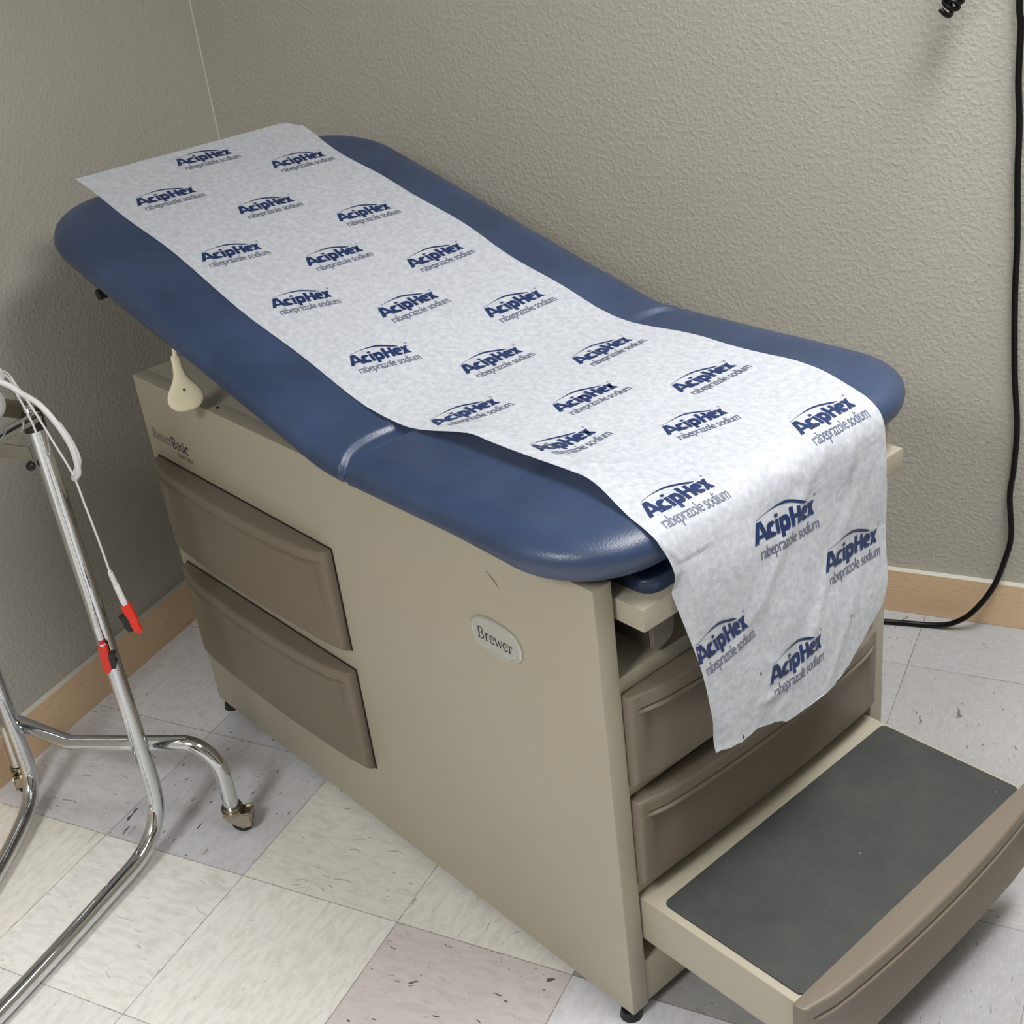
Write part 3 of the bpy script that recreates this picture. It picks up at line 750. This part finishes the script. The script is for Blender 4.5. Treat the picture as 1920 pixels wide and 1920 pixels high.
capH = .245; XH = .182; K = .056
poly(word, [(.0, 0), (.060, 0), (.120, .190), (.120, capH), (.083, capH)]); poly(word, [(.240, 0), (.178, 0), (.119, .190), (.119, capH), (.157, capH)])
poly(word, [(.075, .048), (.165, .048), (.152, .092), (.088, .092)])
strip(word, arc(.292, XH/2, .046, XH/2-.020, 40, 320, 22), K*.95, .042)
poly(word, [(.362, 0), (.412, 0), (.412, XH), (.362, XH)]); poly(word, [(.362, .205), (.412, .205), (.412, capH), (.362, capH)])
poly(word, [(.426, -.062), (.476, -.062), (.476, XH), (.426, XH)]); strip(word, arc(.502, XH/2, .044, XH/2-.020, 150, -150, 22), K*.95, .042)
poly(word, [(.586, 0), (.642, 0), (.642, capH), (.586, capH)]); poly(word, [(.692, 0), (.744, 0), (.744, capH*.90), (.692, capH*.93)]); poly(word, [(.64, .098), (.694, .098), (.694, .146), (.64, .146)])
strip(word, arc(.826, XH/2, .046, XH/2-.020, 355, 40, 24)[:0] or arc(.815, XH/2, .040, XH/2-.020, 10, 318, 26), K*.92, .040); poly(word, [(.78, .075), (.876, .075), (.876, .106), (.78, .106)])
poly(word, [(.872, 0), (.926, 0), (1.006, XH), (.952, XH)]); poly(word, [(.952, 0), (1.006, 0), (.926, XH), (.872, XH)])
merge(lg, word)
sw = bmesh.new(); n = 26; a_ = []
for i in range(n+1):
    u = i/n; xx = .085+.79*u; yy = .262 + .072*math.sin(PI*min(1, (u*.92+.02))) - .062*sstep(.55, 1, u); th = .0025+.017*sstep(.15, .75, u)*(1-sstep(.90, 1.0, u)*.9)
    a_.append((sw.verts.new((xx, yy+th, 0)), sw.verts.new((xx, yy-th, 0))))
for (p, q), (r, s_) in zip(a_, a_[1:]): sw.faces.new((p, q, s_, r))
merge(lg, sw)
rg = text_bm('®', 0.05)
for v in rg.verts: v.co.x += 1.0; v.co.y += capH*.92
merge(lg, rg)
dice(lg, .055)
thin = text_bm('rabeprazole sodium', 0.185, 0.0002, 1.0, .92)
mx = max(v.co.x for v in thin.verts)
for v in thin.verts: v.co.x = .05+v.co.x/mx*1.02; v.co.y = -.205+v.co.y*1.22
dice(thin, .07)
LOGOS = [(0.0542, 0.1742, 0.0627, 0.283), (0.1557, 0.3154, 0.1637, 0.4286), (0.1495, 0.0377, 0.1579, 0.1484), (0.2713, 0.1651, 0.2816, 0.2699), (0.3874, 0.2915, 0.3984, 0.3945), (0.3738, 0.0245, 0.3912, 0.1285), (0.4823, 0.16, 0.4909, 0.2628), (0.5578, 0.0422, 0.5812, 0.136), (0.7566, 0.0435, 0.7779, 0.1383), (0.5833, 0.2944, 0.5809, 0.4079), (0.6773, 0.1625, 0.6788, 0.2728), (0.7744, 0.2985, 0.7739, 0.4141), (0.8766, 0.1637, 0.8818, 0.2711), (0.9828, 0.2924, 0.9818, 0.4049), (0.9791, 0.0194, 0.9867, 0.1312), (1.0813, 0.158, 1.0881, 0.265), (1.174, 0.024, 1.168, 0.142), (1.1745, 0.2993, 1.1795, 0.4123), (1.2515, 0.1888, 1.273, 0.2832), (1.3843, 0.3093, 1.3865, 0.4303), (1.3789, 0.0193, 1.3854, 0.1313), (1.4756, 0.1449, 1.4904, 0.286), (1.5831, 0.2921, 1.594, 0.4343), (1.595, -0.0004, 1.5768, 0.0984), (1.6812, 0.1209, 1.6778, 0.2511)]
for s0_, t0_, s1_, t1_ in LOGOS:
    ink(bm, lg, s0_, t0_, s1_, t1_, 1); ink(bm, thin, s0_, t0_, s1_, t1_, 2)
# specks and small tears on the hanging end
for s_, t_, r_ in ((1.735, .055, .0032), (1.655, .105, .0028), (1.71, .075, .001), (1.672, .345, .0024), (1.60, .415, .0012), (1.50, .405, .0012), (1.70, .125, .0008), (1.705, .13, .0008), (1.63, .33, .0008)):
    d_ = bmesh.new(); rr = random.Random(int(s_*1000))
    vs = [d_.verts.new((r_*rr.uniform(.5, 1.1)*math.cos(a)*.6, r_*rr.uniform(.7, 1.3)*math.sin(a), 0)) for a in [2*PI*k/9 for k in range(9)]]
    d_.faces.new(vs); ink(bm, d_, s_, t_, s_, t_+1.0, 3)
sheet = link('exam_paper_sheet', bm, [PAPER, INK, INKTHIN, SPECK], None, angle=3.0)
sheet.location = (TX, TY, 0); sheet.rotation_euler = (0, 0, TA)
tag(sheet, 'white crinkled paper sheet printed with blue wording, draped over the blue pad', 'table paper')

# ---------------------------------------------------------------- chrome cart on casters
R_ = 0.0140
cart = empty('wheeled_cart', (0.0, 0.0, 0.0), 0, label='chrome tubular cart on casters standing at the left wall', cat='cart')
tubem('upright_leg', fillet([(.1215, .02, .815), (.1285, .02, .45), (.131, .022, .032), (.136, -.30, .0205), (.142, -.95, .0205)], [.02, .105, .1], 12), R_, CHROME, cart, 28)
tubem('upright_leg', fillet([(-.176, .02, .815), (-.180, .02, .45), (-.180, .025, .032), (-.112, -.125, .0205), (.02, -.50, .0205), (.045, -.93, .0205)], [.02, .085, .1, .15], 12), R_, CHROME, cart, 28)
bar = tubem('rear_crossbar', fillet([(-.246, .052, .058), (-.240, .050, .166), (-.20, .050, .167), (-.060, .036, .166), (.068, .0495, .186), (.190, .083, .192), (.2255, .092, .150), (.226, .092, .054)], [.05, .01, .012, .02, .07, .06], 10), R_-.0005, CHROME, cart, 28)
def caster(x, y, rz):
    c_ = Matrix.Translation((x, y, 0)) @ Matrix.Rotation(rz, 4, 'Z')
    bm = bmesh.new()
    for z0, z1, r in ((.050, .056, .0175), (.044, .050, .0195), (.040, .044, .0165)):
        bmesh.ops.create_cone(bm, cap_ends=True, segments=28, radius1=r, radius2=r, depth=z1-z0, matrix=c_ @ Matrix.Translation((0, 0, (z0+z1)/2)))
    b2 = bmesh.new()                                             # hood: folded plate over the wheel
    pts = [(-.016, .040), (.030, .046), (.034, .040), (.030, .016), (.014, .012), (-.010, .028)]
    for sy in (-.0125, .0105):
        b3 = bmesh.new(); vs = [b3.verts.new((a, sy, b)) for a, b in pts]; f = b3.faces.new(vs); e = bmesh.ops.extrude_face_region(b3, geom=[f])
        for v in e['geom']:
            if isinstance(v, bmesh.types.BMVert): v.co.y += .002
        bmesh.ops.recalc_face_normals(b3, faces=b3.faces[:]); merge(b2, b3)
    box(b2, -.014, .031, -.0125, .0125, .0395, .0425, .0008); box(b2, .029, .032, -.0125, .0125, .022, .043, .0006)
    bmesh.ops.transform(b2, matrix=c_, verts=b2.verts[:]); merge(bm, b2)
    h_ = link('caster', bm, BRASS, cart)
    bm = bmesh.new()
    bmesh.ops.create_cone(bm, cap_ends=True, segments=32, radius1=.0185, radius2=.0185, depth=.017, matrix=c_ @ Matrix.Translation((.012, 0, .0188)) @ Matrix.Rotation(PI/2, 4, 'X'))
    bmesh.ops.bevel(bm, geom=[e for e in bm.edges if e.calc_face_angle(0) > 1], offset=.003, segments=2, affect='EDGES')
    link('wheel', bm, BLACK, h_)
caster(.226, .092, .45); caster(-.246, .055, -.9)
# sleeves and upper frame
for x in (.1215, -.176):
    bm = bmesh.new(); tube(bm, [(x, .02, .806), (x-.0006, .02, .812), (x-.001, .02, .826), (x-.001, .02, .834)], lambda u: .0165 if u < .8 else .012, 20); link('black_sleeve', bm, BLACK, cart)
for x in (.1205, -.176): tubem('post_stub', [(x, .02, .83), (x, .02, .842)], .0085, CHROME, cart)
bm = bmesh.new(); box(bm, .126, .140, -.42, .022, .822, .836, .003); link('side_rail', bm, CHROME, cart)
bm = bmesh.new(); box(bm, -.186, -.168, -.42, .030, .822, .836, .004); link('side_rail', bm, CHROME, cart)
bm = bmesh.new(); box(bm, -.186, .124, .020, .040, .818, .842, .006); link('rear_rail', bm, plain('dark_reflection_rail', srgb(92, 84, 70), .3, .6), cart)  # chrome rail, its dark reflection put into the base colour
bm = bmesh.new(); box(bm, -.176, .112, .004, .0075, .758, .783, .001); link('flat_brace', bm, GREYBAR, cart)
bm = bmesh.new(); bmesh.ops.create_uvsphere(bm, u_segments=14, v_segments=8, radius=.007, matrix=Matrix.Translation((.108, .002, .752))); link('brace_bolt', bm, BLACK, cart)
bm = bmesh.new(); box(bm, -.165, .02, -.42, .020, .842, .846, .001); link('tray_shelf', bm, GREYBAR, cart)

# ---------------------------------------------------------------- ECG cable with two leads
ecg = empty('lead_cable', (.10, -.03, .874), 0, label='white patient lead cable with red clips hanging from the chrome cart', cat='cable')
inv = Vector((-.10, .03, -.874))
def lp(P): return [Vector(p)+inv for p in P]
bm = bmesh.new()
rr_ = bmesh.new(); bmesh.ops.create_uvsphere(rr_, u_segments=24, v_segments=14, radius=1, matrix=Matrix.Translation(Vector((.108, -.034, .868))+inv) @ Matrix.Diagonal((.020, .024, .025, 1))); merge(bm, rr_)
hub = link('cable_hub', bm, WHITEP, ecg)
tubem('trunk_cable', lp(smooth_path([(.10, -.05, .905), (.118, -.055, .925), (.130, -.045, .935), (.142, -.03, .925), (.135, -.022, .905), (.115, -.03, .90), (.128, -.028, .905), (.148, -.022, .895), (.162, -.02, .885), (.193, -.02, .869), (.217, -.02, .838), (.230, -.02, .806), (.2295, -.02, .772), (.221, -.019, .7590), (.200, -.006, .750), (.172, .035, .752), (.150, .050, .775), (.130, .055, .80)], 8)), .0042, WHITEP, ecg, 14)
tubem('trunk_cable', lp(smooth_path([(.09, -.05, .905), (.108, -.062, .93), (.128, -.060, .932), (.132, -.05, .912), (.118, -.045, .895)], 8)), .0036, WHITEP, ecg, 14)
def lead(path, tip, dirv, flip, ringcol):
    dirv = Vector(dirv).normalized(); tip = Vector(tip)
    wire = tubem('lead_wire', lp(smooth_path(path+[tip], 8)), .0016, WHITEP, ecg, 10)
    bm = bmesh.new(); rings = []
    tube(bm, lp([tip+dirv*a for a in (-.002, 0, .001)]), .0030, 14)
    for k in range(5): tube(bm, lp([tip+dirv*(.002+k*.0042), tip+dirv*(.0045+k*.0042)]), .0041, 14)
    tube(bm, lp([tip, tip+dirv*.024]), .0030, 14); tube(bm, lp([tip+dirv*a for a in (.022, .024, .046, .060)]), .0046, 14)
    pl_ = link('lead_plug', bm, WHITEP, wire)
    bm = bmesh.new(); tube(bm, lp([tip+dirv*.046, tip+dirv*.053]), .0050, 14); link('plug_band', bm, ringcol, pl_)
    # clip: two jaws
    sidev = dirv.cross(Vector((0.55, -0.8, 0.25))).normalized()*(-1 if flip else 1); thick = dirv.cross(sidev).normalized()
    def P(a, b, c): return tip+inv+dirv*(.058+a)+sidev*b+thick*c
    def prism(bm, pts, c0, c1):
        b3 = bmesh.new(); vs = [b3.verts.new(P(a, b, c0)) for a, b in pts]; vt = [b3.verts.new(P(a, b, c1)) for a, b in pts]
        b3.faces.new(vs[::-1]); b3.faces.new(vt)
        for i in range(len(pts)): j = (i+1) % len(pts); b3.faces.new((vs[i], vs[j], vt[j], vt[i]))
        bmesh.ops.recalc_face_normals(b3, faces=b3.faces[:]); bmesh.ops.bevel(b3, geom=b3.edges[:], offset=.0009, segments=2, affect='EDGES'); merge(bm, b3)
    bm = bmesh.new(); prism(bm, [(-.001, -.0075), (-.001, .0065), (.012, .0060), (.017, .0090), (.024, .0040), (.033, .0055), (.044, .0035), (.050, -.0015), (.050, -.0065), (.046, -.0085), (.036, -.0070), (.028, -.0095), (.018, -.0080)], -.0052, .0052)
    red = link('clip_jaw', bm, REDP, wire); red['label'] = 'red clip half'
    bm = bmesh.new(); prism(bm, [(.013, .004), (.014, .0165), (.020, .0150), (.026, .0130), (.032, .0150), (.044, .0100), (.043, .0035), (.030, .003)], -.0056, .0056)
    bk = link('clip_jaw', bm, BLACK, wire); bk['label'] = 'black clip half'
lead([(.115, -.05, .905), (.130, -.012, .912), (.150, -.012, .888), (.168, -.012, .855), (.184, -.01, .808), (.204, -.01, .756), (.210, -.01, .704), (.2155, -.01, .650)], (.219, -.01, .594), (.012, 0, -.06), False, WHITEP)
lead([(.112, -.05, .905), (.125, -.008, .905), (.138, -.006, .870), (.145, -.005, .842), (.1485, -.004, .810), (.147, -.004, .70), (.147, -.004, .60)], (.1475, -.004, .500), (.000, 0, -.06), True, CREDP)

# ---------------------------------------------------------------- cords at the back wall
def wl(P): return [Vector(p) for p in P]
bm = bmesh.new()
pth = [(1.31, 1.092, 1.75), (1.318, 1.0945, 1.30), (1.3185, 1.095, 1.173), (1.323, 1.095, 1.133), (1.325, 1.0955, 1.051), (1.331, 1.096, .983), (1.334, 1.096, .895), (1.341, 1.096, .786), (1.344, 1.096, .681), (1.353, 1.096, .541), (1.364, 1.096, .437), (1.364, 1.096, .35), (1.361, 1.095, .293), (1.369, 1.093, .213), (1.363, 1.088, .163), (1.345, 1.078, .098), (1.313, 1.062, .046), (1.280, 1.058, .017), (1.245, 1.055, .0065), (1.19, 1.048, .0055), (1.15, 1.042, .0055), (1.05, 1.02, .0055), (.86, .93, .0055), (.70, .93, .0055), (.62, .97, .0055)]
o = tubem('power_cord', smooth_path(pth, 8), .0055, CORDM, None, 14)
tag(o, 'smooth black power cord hanging down the back wall and curving onto the floor', 'cord')
# coiled cord: narrow hanging loop of helix whose bottom just enters the picture
c0 = [Vector((1.255, 1.035, 1.60)), Vector((1.250, 1.036, 1.40)), Vector((1.246, 1.037, 1.28)), Vector((1.240, 1.037, 1.215)), Vector((1.2255, 1.038, 1.1815)), Vector((1.2145, 1.040, 1.172))]
sp_ = smooth_path(c0, 40); hel = []
ln_ = [0]
for a, b in zip(sp_, sp_[1:]): ln_.append(ln_[-1]+(b-a).length)
Np = int(ln_[-1]/.0105*14)
nr = None
for k in range(Np+1):
    d = ln_[-1]*k/Np; i = min(bisect.bisect_right(ln_, d)-1, len(sp_)-2); u = (d-ln_[i])/(ln_[i+1]-ln_[i]); c = sp_[i].lerp(sp_[i+1], u); tn = (sp_[i+1]-sp_[i]).normalized()
    n1_ = Vector((0, 1, 0)); n1_ = (n1_-tn*n1_.dot(tn)).normalized(); n2_ = tn.cross(n1_); a = 2*PI*k/14
    hel.append(c+(n1_*math.cos(a)+n2_*math.sin(a))*.0122)
tail = [hel[-1]+Vector((.006, -.002, -.004)), hel[-1]+Vector((.014, .004, .004)), Vector((1.237, 1.05, 1.185)), Vector((1.243, 1.06, 1.22)), Vector((1.250, 1.07, 1.5))]
o = tubem('coiled_cord', hel, .0040, CORDM, None, 10)
tag(o, 'black coiled cord dangling at the top of the back wall', 'cord')
